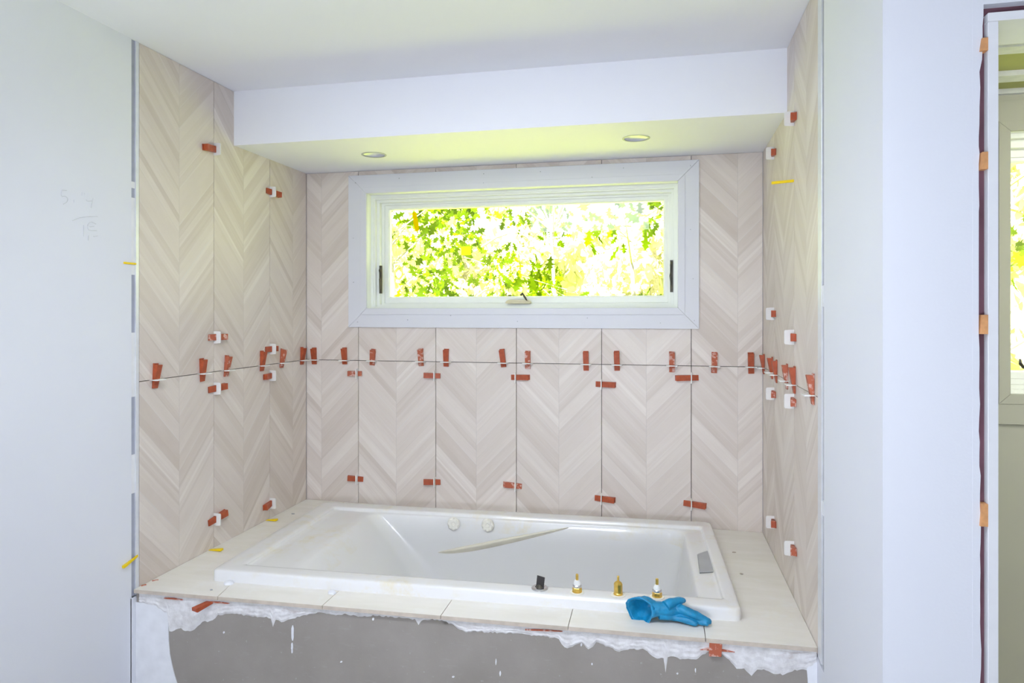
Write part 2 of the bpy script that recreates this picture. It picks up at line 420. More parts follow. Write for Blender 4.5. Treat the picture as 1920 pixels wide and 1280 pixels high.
# ------------------------------------------------------------------ tiles
def tile_obj(parent, x0, x1, z0, z1, place, cx):
    """place: 'back' (x along the wall), 'left'/'right' (x is world y)"""
    gp = 0.0013
    bm = box(x0+gp-cx, x1-gp-cx, 0, TT, 0+gp, z1-z0-gp)
    if place == 'back': o = obj('tile', bm, M['tile'], wall_back, loc=(cx, 0, z0))
    elif place == 'left':
        o = obj('tile', bm, M['tile'], wall_left, loc=(0, cx, z0), rot=(0, 0, math.pi/2))
    else:
        bm.free(); bm = box(-(x1-gp-cx), -(x0+gp-cx), 0, TT, 0+gp, z1-z0-gp)
        o = obj('tile', bm, M['tile'], wall_right, loc=(W, cx, z0), rot=(0, 0, -math.pi/2))
    return o
BJ = [0.0, 0.259, 0.628, 0.993, 1.359, 1.723, 2.0]; BC = [0.076, 0.442, 0.814, 1.178, 1.543, 1.904]
for i in range(6):
    a, b, c = BJ[i], BJ[i+1], BC[i]
    tile_obj(wall_back, a, b, -0.025, JZ, 'back', c)
    if i in (0, 5): tile_obj(wall_back, a, b, JZ, S, 'back', c)
    else:
        tile_obj(wall_back, a, b, JZ, WZ0-0.004, 'back', c)
        o = tile_obj(wall_back, a, b, WZ1+0.004, S, 'back', c)
LJ = [-1.035, -0.668, -0.302, 0.0]; LC = [-0.852, -0.486, -0.120]
for i in range(3):
    a, b, c = LJ[i], LJ[i+1], LC[i]
    tile_obj(wall_left, a, b, -0.02, JZ, 'left', c); tile_obj(wall_left, a, b, JZ, H, 'left', c)
RJ = [-1.000, -0.669, -0.290, 0.0]; RC = [-0.850, -0.480, -0.110]
for i in range(3):
    a, b, c = RJ[i], RJ[i+1], RC[i]
    tile_obj(wall_right, a, b, -0.02, JZ, 'right', c); tile_obj(wall_right, a, b, JZ, H, 'right', c)
# dark mortar bed seen in the open joints
obj('mortar_bed', box(0.0, W, TT+0.0002, TT+0.0009, -0.02, WZ0-0.01), M['gap'], wall_back)
obj('mortar_bed', box(0.0, W, TT+0.0002, TT+0.0009, WZ1+0.01, S), M['gap'], wall_back)
obj('mortar_bed', box(-TT-0.0009, -TT-0.0002, -1.036, 0.0, -0.02, H), M['gap'], wall_left)
obj('mortar_bed', box(W+TT+0.0002, W+TT+0.0009, -1.0, 0.0, -0.02, H), M['gap'], wall_right)
# metal edge trims and the open joint beside them
o = struct('trim_2', box(-0.011, 0.0015, -1.050, -1.0365, -0.02, H), M['metal_trim'], label='metal tile edge strip on the left wall', bevel=0.0008)
o = struct('trim_3', box(W-0.0015, W+0.011, -1.0430, -1.0015, -0.02, H), M['metal_trim'], label='metal tile edge strip on the right wall', bevel=0.001)
bm = box(W+0.0035, W+0.0105, -1.0618, -1.0432, -0.03, H); obj('joint_shadow_board', bm, M['gap'], wall_right)  # dark strip that colours in the shade of the slot
bm = bmesh.new()
for (pa, pb) in ((535, 575), (938, 964)):
    add_box(bm, W-0.0005, W+0.009, -1.0622, -1.0430, onX(1542, pb, W).z, onX(1542, pa, W).z)
add_box(bm, W+0.0005, W+0.009, -1.0622, -1.0430, 0.27, 0.31) if False else None
obj('joint_compound', bm, M['patch'], wall_right)
obj('joint_filler', box(-0.0105, -0.003, -1.0663, -1.0502, -0.02, H), M['groove'], wall_left)
bm = bmesh.new()
for (za, zb) in ((1.25, 1.27), (0.98, 1.22), (0.60, 0.80), (0.30, 0.42)):
    add_box(bm, -0.0095, -0.0012, -1.0665, -1.0502, za, zb)
obj('joint_compound', bm, M['patch'], wall_left)

# ------------------------------------------------------------------ windows
def frame_rings(name, rings, y_list, mat, parent):
    """stepped picture-frame solid: list of (x0,x1,z0,z1) and their depth"""
    bm = bmesh.new(); rr = []
    for k, ((x0, x1, z0, z1), y) in enumerate(zip(rings, y_list)):
        rr.append([(x0, y, z0), (x1, y, z0), (x1, y, z1), (x0, y, z1)])
    rr.append(rr[0]); R = [[bm.verts.new(p) for p in r] for r in rr[:-1]]; R.append(R[0])
    for a, b in zip(R, R[1:]):
        for i in range(4): bm.faces.new((a[i], a[(i+1) % 4], b[(i+1) % 4], b[i]))
    return obj(name, bm, mat, parent)
def ins(r, l, rr, b, t): return (r[0]+l, r[1]-rr, r[2]+b, r[3]-t)
def window(name, R, cw, label, steps, casing_mat):
    root = bpy.data.objects.new(name, None); COL.objects.link(root); root['kind'] = 'structure'; root['label'] = label
    x0, x1, z0, z1 = R; cl, cr, cb, ct = cw
    ox0, ox1, oz0, oz1 = x0-cl, x1+cr, z0-cb, z1+ct
    # four mitred casing boards with a raised inner moulding
    for (a, b, c, d, ia, ib) in (((ox0, oz0), (ox1, oz0), (x1, z0), (x0, z0), 0, 0), ((ox1, oz0), (ox1, oz1), (x1, z1), (x1, z0), 0, 0),
                      ((ox1, oz1), (ox0, oz1), (x0, z1), (x1, z1), 0, 0), ((ox0, oz1), (ox0, oz0), (x0, z0), (x0, z1), 0, 0)):
        bm = bmesh.new(); k = 0.33; e = 0.0004
        A, B, C, D = [Vector((p[0], 0, p[1])) for p in (a, b, c, d)]
        P, Q = D.lerp(A, k), C.lerp(B, k)
        dirn = (B-A).normalized()*e
        A += dirn; B -= dirn; P += dirn; Q -= dirn; C -= dirn; D += dirn
        add_prism(bm, [v+Vector((0, -0.010, 0)) for v in (A, B, Q, P)], (0, 0.0099, 0))
        add_prism(bm, [v+Vector((0, -0.013, 0)) for v in (P, Q, C, D)], (0, 0.0129, 0))
        o = obj('casing_board', bm, casing_mat, root, bevel=0.001)
    # jamb + stepped frame
    rings = [R]; ys = [-0.0005]; cur = R
    for (dl, dr, db, dt, y) in steps:
        rings.append(cur); ys.append(y); cur = ins(cur, dl, dr, db, dt); rings.append(cur); ys.append(y)
    Ro = ins(R, -.004, -.004, -.004, -.004)
    rings.append(cur); ys.append(0.148); rings.append(Ro); ys.append(0.148); rings.append(Ro); ys.append(-0.0005)
    frame_rings('window_frame', rings[:], ys, M['vinyl'], root)
    # sash
    s_out = cur; s_in = ins(cur, 0.022, 0.020, 0.030, 0.020)
    yb = steps[-1][4]+0.006
    s_mid = ins(s_in, -0.006, -0.006, -0.006, -0.006)
    frame_rings('sash', [ins(s_out, .0005, .0005, .0005, .0005), s_mid, s_in, s_in, ins(s_out, .0005, .0005, .0005, .0005)], [yb, yb, yb+0.007, yb+0.03, yb+0.03], M['vinyl'], root)
    bm = box(s_in[0]-0.003, s_in[1]+0.003, yb+0.012, yb+0.016, s_in[2]-0.003, s_in[3]+0.003); obj('pane', bm, M['glass'], root)
    return root, s_in, yb
R1 = (WX0, WX1, WZ0, WZ1)
win1, s1, yb1 = window('window_1', R1, (0.089, 0.084, 0.086, 0.084), 'long low awning window above the bathtub with white casing',
    [(0.012, 0.010, 0.006, 0.013, 0.040), (0.006, 0.005, 0.004, 0.006, 0.046), (0.013, 0.011, 0.008, 0.012, 0.066), (0.013, 0.012, 0.006, 0.010, 0.090)], M['trim'])
R2 = (W2X0, W2X1, W2Z0, W2Z1)
win2, s2, yb2 = window('window_2', R2, (0.118, 0.118, 0.113, 0.113), 'tall window seen through the doorway at far right',
    [(0.005, 0.012, 0.012, 0.018, 0.03), (0.008, 0.018, 0.016, 0.03, 0.06), (0.006, 0.02, 0.02, 0.03, 0.09)], M['green_room'])
# nail heads on casing
bm = bmesh.new()
for (x, z) in [(0.25, 1.45), (0.46, 1.462), (0.85, 1.425), (0.85, 1.465), (1.1, 1.463), (1.32, 1.43), (1.45, 1.463), (1.72, 1.46), (0.24, 1.2), (0.24, 1.0), (0.26, 0.82), (0.5, 0.83), (0.7, 0.85), (1.0, 0.825), (1.3, 0.84), (1.6, 0.82), (1.735, 0.83), (1.73, 1.0), (1.72, 1.2)]:
    add_box(bm, x-0.0015, x+0.0015, -0.0136, -0.0128 if False else -0.0095, z-0.0015, z+0.0015)
obj('nail_head', bm, M['greymetal'], win1)['kind'] = 'stuff'
# lock levers
def lever(pa, pb, Y, side):
    a, b = onY(*pa, Y), onY(*pb, Y)
    bm = bmesh.new(); add_box(bm, a.x-0.006, a.x+0.006, Y-0.004, Y+0.004, b.z-0.01, a.z+0.01)
    add_tube(bm, [(a.x, Y-0.004, a.z), (a.x+0.002*side, Y-0.016, a.z-0.012), (a.x+0.005*side, Y-0.022, (a.z+b.z)/2), (b.x, Y-0.010, b.z)], [0.005, 0.005, 0.004, 0.003], 8)
    return obj('lock_lever', bm, M['bronze'], win1, smooth=False, label='dark metal locking lever')
lever((714, 502), (714, 546), 0.062, 1); lever((1259, 492), (1259, 543), 0.062, -1)
# crank
a = onY(972, 566, 0.07)
bm = bmesh.new()
loft(bm, [[(a.x-0.055, y, z) for y, z in ((0.052, a.z-0.006), (0.086, a.z-0.006), (0.086, a.z+0.004), (0.056, a.z+0.002))],
          [(a.x-0.045, y, z) for y, z in ((0.046, a.z-0.007), (0.086, a.z-0.007), (0.086, a.z+0.010), (0.056, a.z+0.008))],
          [(a.x+0.045, y, z) for y, z in ((0.046, a.z-0.007), (0.086, a.z-0.007), (0.086, a.z+0.010), (0.056, a.z+0.008))],
          [(a.x+0.055, y, z) for y, z in ((0.052, a.z-0.006), (0.086, a.z-0.006), (0.086, a.z+0.004), (0.056, a.z+0.002))]], True, True)
crk = obj('crank_base', bm, M['beige'], win1, label='beige crank base at the bottom of the sash')
bm = bmesh.new(); add_tube(bm, [(a.x+0.040, 0.058, a.z+0.006), (a.x+0.032, 0.050, a.z+0.022), (a.x+0.022, 0.044, a.z+0.040)], [0.005, 0.008, 0.006], 8, flat=0.5)
add_tube(bm, [(a.x+0.024, 0.044, a.z+0.036), (a.x+0.018, 0.036, a.z+0.030)], [0.005, 0.005], 8)
obj('crank_handle', bm, M['bronze'], crk)
# small curved lock on the far window
b = onY(1891, 682, 0.06); bm = bmesh.new()
add_tube(bm, [(b.x+0.012, 0.0, b.z+0.02), (b.x+0.004, -0.02, b.z+0.006), (b.x+0.010, -0.03, b.z-0.006), (b.x+0.028, -0.022, b.z-0.010)], [0.004, 0.006, 0.006, 0.004], 8)
obj('lock_lever', bm, M['bronze'], win2, loc=(0, 0, 0))
# stickers on the pane of window 1
yg = yb1+0.0115
q = onY(874, 470, yg); w_, h_ = 0.023, 0.020
tag(obj('glass_sticker', box(q.x-w_, q.x+w_, yg-0.0006, yg, q.z-h_, q.z+h_), M['sticker']), 'square pale yellow sticker on the window glass, left of centre', 'sticker')
P = [onY(x, y, yg) for x, y in ((774, 399), (780, 397), (784, 415), (786, 432), (779, 434), (775, 418))]
tag(obj('tape_strip', prism([(p.x, yg-0.0006, p.z) for p in P], (0, 0.0006, 0)), M['tape']), 'bright yellow tape strip hanging at the upper left of the window glass', 'tape')

# recessed light housings in the soffit
for (hx, hy, hr), lb in zip(hole, ('empty round light housing in the soffit, left of the window centre', 'empty round light housing in the soffit, right of the window centre')):
    t = thing('light_housing', lb, 'light housing', (hx, hy, S), group='light housings in the soffit')
    bm = bmesh.new(); n = 32
    add_lathe(bm, [(hr*1.10, -0.0), (hr*1.10, -0.0016), (hr*0.95, -0.0022), (hr*0.95, 0.002)], n, cap0=False, cap1=False); obj('rim', bm, M['greymetal'], t, smooth=False)
    bm = bmesh.new(); add_lathe(bm, [(hr*0.955, 0.0), (hr*0.94, 0.004), (0.001, 0.007)], n, cap0=False, cap1=True); obj('reflector', bm, M['light_can'], t, smooth=True)

# ------------------------------------------------------------------ tub surround
ang = math.atan2(0.061, 1.97)
def dk(x, y): # deck level: drops slightly at the back right corner
    return -0.016*max(0, min(1, x/2.0))*max(0, min(1, 1+y/0.9))
yf = lambda x: -1.058+0.031*x       # front edge of the deck tiles
ya = lambda x: yf(x)+0.012          # apron face
bm = bmesh.new()
e_ = 0.001; add_prism(bm, [(e_, ya(0), FL), (W-e_, ya(W), FL), (W-e_, ya(W)+0.05, FL), (e_, ya(0)+0.05, FL)], (0, 0, -FL-0.012))
add_prism(bm, [(0, ya(0), -0.03), (W, ya(W), -0.03), (W, ya(W)+0.13, -0.03), (0, ya(0)+0.11, -0.03)], (0, 0, 0.018))
add_box(bm, 0.0, W, -0.10, 0.0, -0.06, -0.028); add_box(bm, 0.0, 0.16, -0.93, -0.1, -0.06, -0.030); add_box(bm, 1.86, W, -0.88, -0.1, -0.06, -0.030)
apron = tag(obj('tub_surround', bm, M['cement']), 'grey cement board tub surround below the deck with white thinset smears', 'tub surround')
ap0 = Vector((0, ya(0), 0)); apn = Vector((0.031, -1, 0)).normalized()
def apz(px, py, out=0.0): return onP(px, py, ap0+apn*out, apn)
# white thinset band: irregular lower border
low = [(262,1128),(290,1136),(314,1150),(318,1183),(340,1178),(352,1183),(365,1179),(380,1166),(399,1162),(409,1152),(440,1150),(470,1154),(500,1157),(508,1160),(512,1176),(517,1160),(528,1166),(545,1160),(575,1152),(600,1147),(626,1152),(650,1150),(676,1157),(700,1153),(740,1156),(778,1161),(785,1171),(790,1164),(798,1162),(820,1160),(846,1169),(870,1184),(900,1184),(940,1186),(975,1188),(1010,1192),(1048,1196),(1053,1208),(1064,1215),(1078,1209),(1090,1203),(1103,1216),(1112,1212),(1118,1204),(1140,1212),(1161,1221),(1185,1216),(1209,1216),(1222,1230),(1232,1234),(1244,1233),(1248,1262),(1252,1232),(1262,1230),(1275,1236),(1290,1234),(1305,1235),(1322,1224),(1333,1220),(1350,1222),(1362,1232),(1381,1252),(1395,1252),(1409,1266),(1420,1256),(1436,1255),(1450,1262),(1467,1264),(1490,1256),(1512,1255),(1538,1240)]
bm = bmesh.new(); bot, top, bo2, to2 = [], [], [], []
fine = []
for (a, b) in zip(low, low[1:]):
    k = max(1, int((b[0]-a[0])/4))
    for i in range(k): t = i/k; fine.append((a[0]+(b[0]-a[0])*t, a[1]+(b[1]-a[1])*t+random.uniform(-1.6, 1.6)))
fine.append(low[-1])
rows = []
NR = 7
for (px, py) in fine:
    p = apz(px, py); x = min(max(p.x, 0.001), W-0.001); col = []
    for r in range(NR+1):
        t = r/NR; z = p.z*(1-t)+(-0.0125)*t
        th = 0.0012 if r == 0 else 0.003+0.0016*math.sin(x*23+r*1.7)*math.sin(x*41+r) + random.uniform(-0.0003, 0.0003)
        th = max(0.0012, th)
        col.append((x+apn.x*th, ya(x)+apn.y*th, z))
    col.append((x, ya(x)+0.001, -0.0125)); col.insert(0, (x, ya(x)+0.001, p.z)); rows.append(col)
loft(bm, rows, True, True, closed=True)
obj('thinset_band', bm, M['mortar'], apron, smooth=False, label='white thinset mortar smeared along the top of the apron')
# drips and dabs of thinset
bm = bmesh.new()
for (cx_, cy_, w_, h_) in ((549,1186,5,30),(548,1211,4,14),(548,1220,3,8),(1304,1256,2.5,8),(938,1262,3,10),(1110,1244,3,4),(700,1160,4,5),(1270,1262,4,3),(1090,1208,3,6),(420,1185,3,4),(640,1240,4,3),(930,1240,2,12),(850,1268,6,3)):
    pts = []
    for i in range(10):
        a_ = 2*math.pi*i/10; q = apz(cx_+w_/2*math.cos(a_)*random.uniform(.7, 1.2), cy_-h_/2*math.sin(a_)); pts.append((q.x, ya(q.x)+0.0005, q.z))
    add_prism(bm, pts, apn*0.0025)
o = obj('thinset_drip', bm, M['patch'], apron); o['kind'] = 'stuff'
# white drywall compound at both ends of the apron
def patch(pxs, th):
    P = [apz(*q) for q in pxs]; return prism([(min(max(p.x, 0.0), W), ya(p.x)+0.0005, p.z) for p in P], apn*th)
obj('compound_patch', patch([(255,1128),(313,1134),(316,1160),(317,1200),(319,1225),(323,1245),(328,1265),(334,1284),(340,1310),(255,1310)], 0.003), M['patch'], apron, label='white joint compound left of the cement board')
obj('compound_patch', patch([(1512,1250),(1540,1240),(1542,1330),(1519,1330),(1515,1300),(1514,1270)], 0.003), M['patch'], apron, label='white joint compound right of the cement board')
# rusty red shim slivers stuck in the mortar
def sliver(name, px0, px1, py0, py1, lab, th=0.005):
    a, b = apz(px0, py0, .004), apz(px1, py1, .004)
    bm = bmesh.new(); add_prism(bm, [(a.x, ya(a.x)-0.002, a.z-0.001), (b.x, ya(b.x)-0.002, b.z-0.0005), (b.x, ya(b.x)-0.002, b.z+0.001), ((a.x+b.x)/2, ya(a.x)-0.002, (a.z+b.z)/2+0.0035), (a.x, ya(a.x)-0.002, a.z+0.002)], apn*th)
    return tag(obj(name, bm, M['red_dusty']), lab, 'wedge', 'red wedges jammed under the deck tiles')
sliver('wedge_sliver', 308, 343, 1121, 1124, 'thin red wedge end buried in mortar below the far left deck corner')
sliver('wedge_sliver', 395, 430, 1128, 1131, 'thin red sliver in the mortar right of the protruding left wedge')
sliver('wedge_sliver', 985, 1055, 1180, 1183, 'long red sliver in the mortar below the middle of the deck')
sliver('wedge_sliver', 1250, 1265, 1195, 1196, 'tiny red sliver under the deck edge below the blue glove')
# protruding wedges under the deck edge
bm = bmesh.new(); 
add_prism(bm, [(-0.011, 0.02, -0.0035), (-0.011, -0.055, -0.0095), (-0.011, -0.06, -0.006), (-0.011, -0.06, 0.004), (-0.011, 0.02, 0.0)], (0.022, 0, 0))
p = apz(384, 1124); o = obj('loose_wedge', bm, M['red'], loc=(p.x+0.022, ya(p.x)+0.004, -0.020), rot=(0.10, 0, -0.35), bevel=0.0008)
tag(o, 'bright red plastic wedge poking out under the deck at left', 'wedge', 'red wedges jammed under the deck tiles')
bm = bmesh.new(); add_prism(bm, [(-0.017, 0.0, -0.036), (0.015, 0.0, -0.034), (0.017, 0.0, 0.0), (-0.015, 0.0, 0.004)], (0, -0.011, 0)); add_prism(bm, [(-0.04, 0.004, -0.024), (0.05, 0.004, -0.021), (0.022, 0.004, -0.017), (-0.02, 0.004, -0.016)], (0, -0.010, 0))
p = apz(1341, 1210); o = obj('loose_wedge', bm, M['red_dusty'], loc=(p.x, ya(p.x), -0.012), bevel=0.0008)
tag(o, 'mortar-smeared red wedge under the deck right of the blue glove', 'wedge', 'red wedges jammed under the deck tiles')

# deck tiles (cut pieces around the tub)
TU = Vector((0.19, -0.945)); ta = math.atan2(0.063, 1.637)
def tl(u, v): return (TU.x+u*math.cos(ta)-v*math.sin(ta), TU.y+u*math.sin(ta)+v*math.cos(ta))
deck = thing('deck_tiling', 'cream tiles laid flat around the bathtub rim', 'tile deck')
fr = [tl(0.03, 0.03), tl(1.60, 0.03)]; bk = [tl(0.03, 0.78), tl(1.60, 0.78)]
def frontcut(x): # inner line of the front tiles, under the tub rim
    t = (x-fr[0][0])/(fr[1][0]-fr[0][0]); return fr[0][1]+(fr[1][1]-fr[0][1])*t
cuts = [0.290, 0.631, 0.993, 1.356, 1.721]
gp = 0.0009
def dtile(pts):
    bm = bmesh.new(); th = 0.011
    a = [bm.verts.new((x, y, dk(x, y))) for x, y in pts]; b = [bm.verts.new((x, y, dk(x, y)-th)) for x, y in pts]
    n = len(pts); bm.faces.new(a)
    bm.faces.new(b[::-1])
    for i in range(n):
        f = bm.faces.new((a[i], b[i], b[(i+1) % n], a[(i+1) % n])); f.material_index = 1
    return obj('tile', bm, [M['deck'], M['deck_edge']], deck)
xl = fr[0][0]; xr = fr[1][0]
dtile([(0.001, yf(0)), (cuts[0]-gp, yf(cuts[0])), (cuts[0]-0.03, frontcut(cuts[0])), (xl, fr[0][1]), (bk[0][0], bk[0][1]), (bk[0][0], -0.001), (0.001, -0.001)])
for i in range(4):
    a, b = cuts[i]+gp, cuts[i+1]-gp
    dtile([(a, yf(a)), (b, yf(b)), (b-0.002, frontcut(b)), (a-(0.03 if i == 0 else 0.002), frontcut(a))])
a = cuts[4]+gp
dtile([(a, yf(a)), (W-0.001, yf(W)), (W-0.001, -0.001), (bk[1][0], -0.001), bk[1], (xr, fr[1][1]), (a, frontcut(a))])
for (x0, x1) in ((bk[0][0]+gp*2, 0.62), (0.622, 0.99), (0.992, 1.36), (1.362, bk[1][0]-gp*2)):
    f_ = lambda x: bk[0][1]+(bk[1][1]-bk[0][1])*(x-bk[0][0])/(bk[1][0]-bk[0][0])
    dtile([(x0, f_(x0)), (x1, f_(x1)), (x1, -0.001), (x0, -0.001)])
# small tile chips and white spacer lumps
def chip(px, py, s, label, cat, mat, h=0.004):
    p = onZ(px, py, 0.0); bm = bmesh.new(); pts = []
    for i in range(7): a_ = 2*math.pi*i/7; r_ = s*random.uniform(0.6, 1.1); pts.append((r_*math.cos(a_), r_*0.8*math.sin(a_), 0))
    loft(bm, [pts, [(x*0.9, y*0.9, h*0.7) for x, y, z in pts], [(x*0.4, y*0.4, h) for x, y, z in pts]], True, True)
    return tag(obj(label[0], bm, mat, loc=(p.x, p.y, dk(p.x, p.y)+0.0003)), label[1], cat)
chip(622, 1111, 0.020, ('mortar_crumb', 'white lump of mortar over the deck joint left of the tub middle'), 'mortar', M['patch'], 0.006)
chip(430, 1094, 0.024, ('mortar_crumb', 'white lump of mortar by the front left tub corner'), 'mortar', M['patch'], 0.008)
chip(396, 1106, 0.006, ('debris_chip', 'small dark chip on the deck near the front left tub corner'), 'debris', M['greymetal'], 0.002)
chip(549, 963, 0.009, ('debris_chip', 'small dark chip on the deck behind the left yellow spacers'), 'debris', M['greymetal'], 0.002)
chip(1376, 1030, 0.008, ('debris_chip', 'small pale chip on the deck beside the grey plate'), 'debris', M['deck_edge'], 0.002)
chip(1390, 1072, 0.007, ('debris_chip', 'small pale chip on the right deck, nearest the front tub corner'), 'debris', M['deck_edge'], 0.002)
for i, (pa, pb, lb) in enumerate((((285,1089),(297,1087),'flat rusty shim on the deck at the left wall, nearer the front edge'), ((262,1098),(274,1096),'flat rusty shim in the front left deck corner'))):
    a, b = onZ(*pa, 0.0), onZ(*pb, 0.0)
    a.x = max(a.x, 0.003)
    d_ = (b-a).normalized(); nrm = Vector((-d_.y, d_.x, 0))*0.003
    tag(obj('flat_shim', prism([a-nrm, b-nrm, b+nrm, a+nrm], (0, 0, 0.002)), M['red_dusty']), lb, 'shim')

# ------------------------------------------------------------------ bathtub
tub = thing('bathtub', 'white drop-in whirlpool bathtub with dusty rim set into the tiled deck', 'bathtub', (TU.x, TU.y, 0), (0, 0, ta))
def rrect(u0, u1, v0, v1, r, z, n=8, zl=None):
    pts = []
    for (cx_, cy_, a0) in ((u1-r, v1-r, 0), (u0+r, v1-r, 90), (u0+r, v0+r, 180), (u1-r, v0+r, 270)):
        for i in range(n+1):
            a = math.radians(a0+90*i/n); pts.append((cx_+r*math.cos(a), cy_+r*math.sin(a), z))
    # subdivide straight runs for smooth lofting
    out = []
    for i, p in enumerate(pts):
        q = pts[(i+1) % len(pts)]; out.append(p)
        if (i+1) % (n+1) == 0:
            for k in range(1, 8): t = k/8; out.append((p[0]+(q[0]-p[0])*t, p[1]+(q[1]-p[1])*t, z))
    return out
RZ = 0.036
rings = [rrect(0, 1.638, 0, 0.812, 0.022, -0.002), rrect(0, 1.638, 0, 0.812, 0.022, 0.024), rrect(0.001, 1.637, 0.001, 0.811, 0.022, 0.030),
  rrect(0.004, 1.634, 0.004, 0.808, 0.021, 0.0345), rrect(0.010, 1.628, 0.010, 0.802, 0.018, RZ),
  rrect(0.078, 1.600, 0.060, 0.742, 0.014, RZ), rrect(0.082, 1.596, 0.063, 0.739, 0.013, RZ-0.001), rrect(0.085, 1.593, 0.066, 0.735, 0.012, RZ-0.010),
  rrect(0.090, 1.590, 0.067, 0.733, 0.014, RZ-0.012),
  rrect(0.240, 1.535, 0.068, 0.728, 0.045, RZ-0.013), rrect(0.252, 1.529, 0.072, 0.724, 0.050, RZ-0.016), rrect(0.272, 1.524, 0.076, 0.721, 0.055, RZ-0.027),
  rrect(0.330, 1.516, 0.082, 0.715, 0.065, -0.045), rrect(0.430, 1.500, 0.095, 0.702, 0.080, -0.15), rrect(0.540, 1.468, 0.115, 0.684, 0.09, -0.27),
  rrect(0.610, 1.445, 0.135, 0.662, 0.10, -0.34), rrect(0.680, 1.40, 0.18, 0.62, 0.09, -0.372), rrect(0.80, 1.30, 0.27, 0.53, 0.07, -0.378)]
bm = bmesh.new(); loft(bm, rings, False, True)
shell = obj('basin_shell', bm, M['tub'], tub, smooth=True)
sub = shell.modifiers.new('sub', 'SUBSURF'); sub.levels = 1; sub.render_levels = 1
# moulded armrest ridge on the far wall of the basin
inv = Matrix.Translation((TU.x, TU.y, 0)) @ Matrix.Rotation(ta, 4, 'Z'); inv_i = inv.inverted()
bn = Vector((-math.sin(ta), math.cos(ta), 0)); bp0 = Vector((*tl(0, 0.708), 0))
def onback(px, py): return inv_i @ onP(px, py, bp0, bn)
ridge = [((806,1037),0.002),((822,1035),0.014),((850,1030),0.022),((900,1020),0.024),((950,1010),0.020),((1000,1001),0.014),((1040,994),0.008),((1068,989),0.003)]
rings = []
for (q, pr) in ridge:
    p = onback(*q); vb = 0.722
    k_ = pr/0.024
    rings.append([(p.x, vb-0.002, p.z+0.010*k_), (p.x, vb-0.004-pr, p.z+0.004*k_), (p.x, vb-0.005-pr, p.z-0.002*k_), (p.x, vb-0.002-pr*0.8, p.z-0.014*k_), (p.x, vb, p.z-0.045*k_)])
bm = bmesh.new(); loft(bm, rings, True, True)
o = obj('armrest', bm, M['armrest'], tub, smooth=True, label='moulded armrest ridge on the far side')
s_ = o.modifiers.new('sub', 'SUBSURF'); s_.levels = 2; s_.render_levels = 2
for (px, py) in ((850, 982), (914, 985)):
    p = onback(px, py); bm = bmesh.new()
    add_lathe(bm, [(0.026, 0), (0.026, 0.004), (0.023, 0.010), (0.017, 0.013), (0.010, 0.012), (0.007, 0.009), (0.001, 0.009)], 24, cap0=False)
    for k in range(8):
        a_ = k*math.pi/4; add_lathe(bm, [(0.0048, 0.004), (0.0048, 0.012), (0.003, 0.0135)], 8, cx=0.0205*math.cos(a_), cy=0.0205*math.sin(a_))
    obj('jet', bm, M['jet'], tub, loc=(p.x, 0.7165, p.z), rot=(math.pi/2, 0, 0), smooth=False, label='round ivory whirlpool jet')

# faucet parts on the front rim
def rimpt(px, py): return onZ(px, py, RZ)
def valve(px, py, kind, label):
    p = rimpt(px, py)
    t = thing('faucet_valve', label, 'valve', (p.x, p.y, RZ), group='faucet valves on the tub rim')
    bm = bmesh.new(); add_lathe(bm, [(0.021, 0), (0.021, 0.0012), (0.019, 0.0022), (0.0125, 0.0022)], 28, cap1=False); obj('flange_ring', bm, M['jet'], t)
    hx = lambda r, z0, z1: [(r, z0), (r, z1)]
    if kind == 'tall':
        bm = bmesh.new(); add_lathe(bm, [(0.0135, 0.001), (0.0135, 0.006), (0.012, 0.008)], 24); add_lathe(bm, [(0.0125, 0.008), (0.0125, 0.032), (0.0105, 0.037), (0.006, 0.040)], 8); obj('body', bm, M['brass'], t)
        bm = bmesh.new(); add_lathe(bm, [(0.0032, 0.040), (0.0032, 0.054), (0.0026, 0.056)], 10); obj('stem', bm, M['brass'], t)
    else:
        bm = bmesh.new(); add_lathe(bm, [(0.0145, 0.001), (0.0145, 0.004), (0.013, 0.005)], 24); add_lathe(bm, [(0.0140, 0.005), (0.0140, 0.014), (0.012, 0.016)], 6); obj('body', bm, M['brass'], t)
        bm = bmesh.new(); add_lathe(bm, [(0.0125, 0.016), (0.0130, 0.018), (0.0130, 0.021), (0.0115, 0.023)], 24); obj('locknut', bm, M['chrome'], t)
        bm = bmesh.new(); add_lathe(bm, [(0.0105, 0.023), (0.0095, 0.030), (0.0070, 0.036), (0.0045, 0.037)], 20); obj('collar', bm, M['strap'], t, smooth=False)
        bm = bmesh.new(); add_lathe(bm, [(0.0042, 0.037), (0.0042, 0.052), (0.0032, 0.054)], 12); obj('stem', bm, M['brass'], t)
valve(1082, 1110, 'short', 'brass valve with white collar on tub rim, leftmost of the three')
valve(1159, 1115, 'tall', 'taller plain brass valve on tub rim, middle of the three')
valve(1232, 1119, 'short', 'brass valve with white collar on tub rim, just behind the blue glove')
p = rimpt(1012, 1103)
t = thing('drain_control', 'chrome ring with upright black plate on the front tub rim', 'fitting', (p.x, p.y, RZ))
bm = bmesh.new(); add_lathe(bm, [(0.025, 0), (0.025, 0.003), (0.022, 0.0055), (0.014, 0.0055), (0.013, 0.002)], 32, cap1=False); obj('ring', bm, M['chrome'], t, smooth=False)
bm = lathe([(0.0128, 0.001), (0.0128, 0.004), (0.006, 0.010), (0.005, 0.012)], 20); obj('hub', bm, M['bronze'], t)
bm = box(-0.013, 0.013, -0.0015, 0.0015, 0.003, 0.036); obj('plate', bm, M['black'], t, rot=(-0.12, 0.06, -0.35), bevel=0.0008)

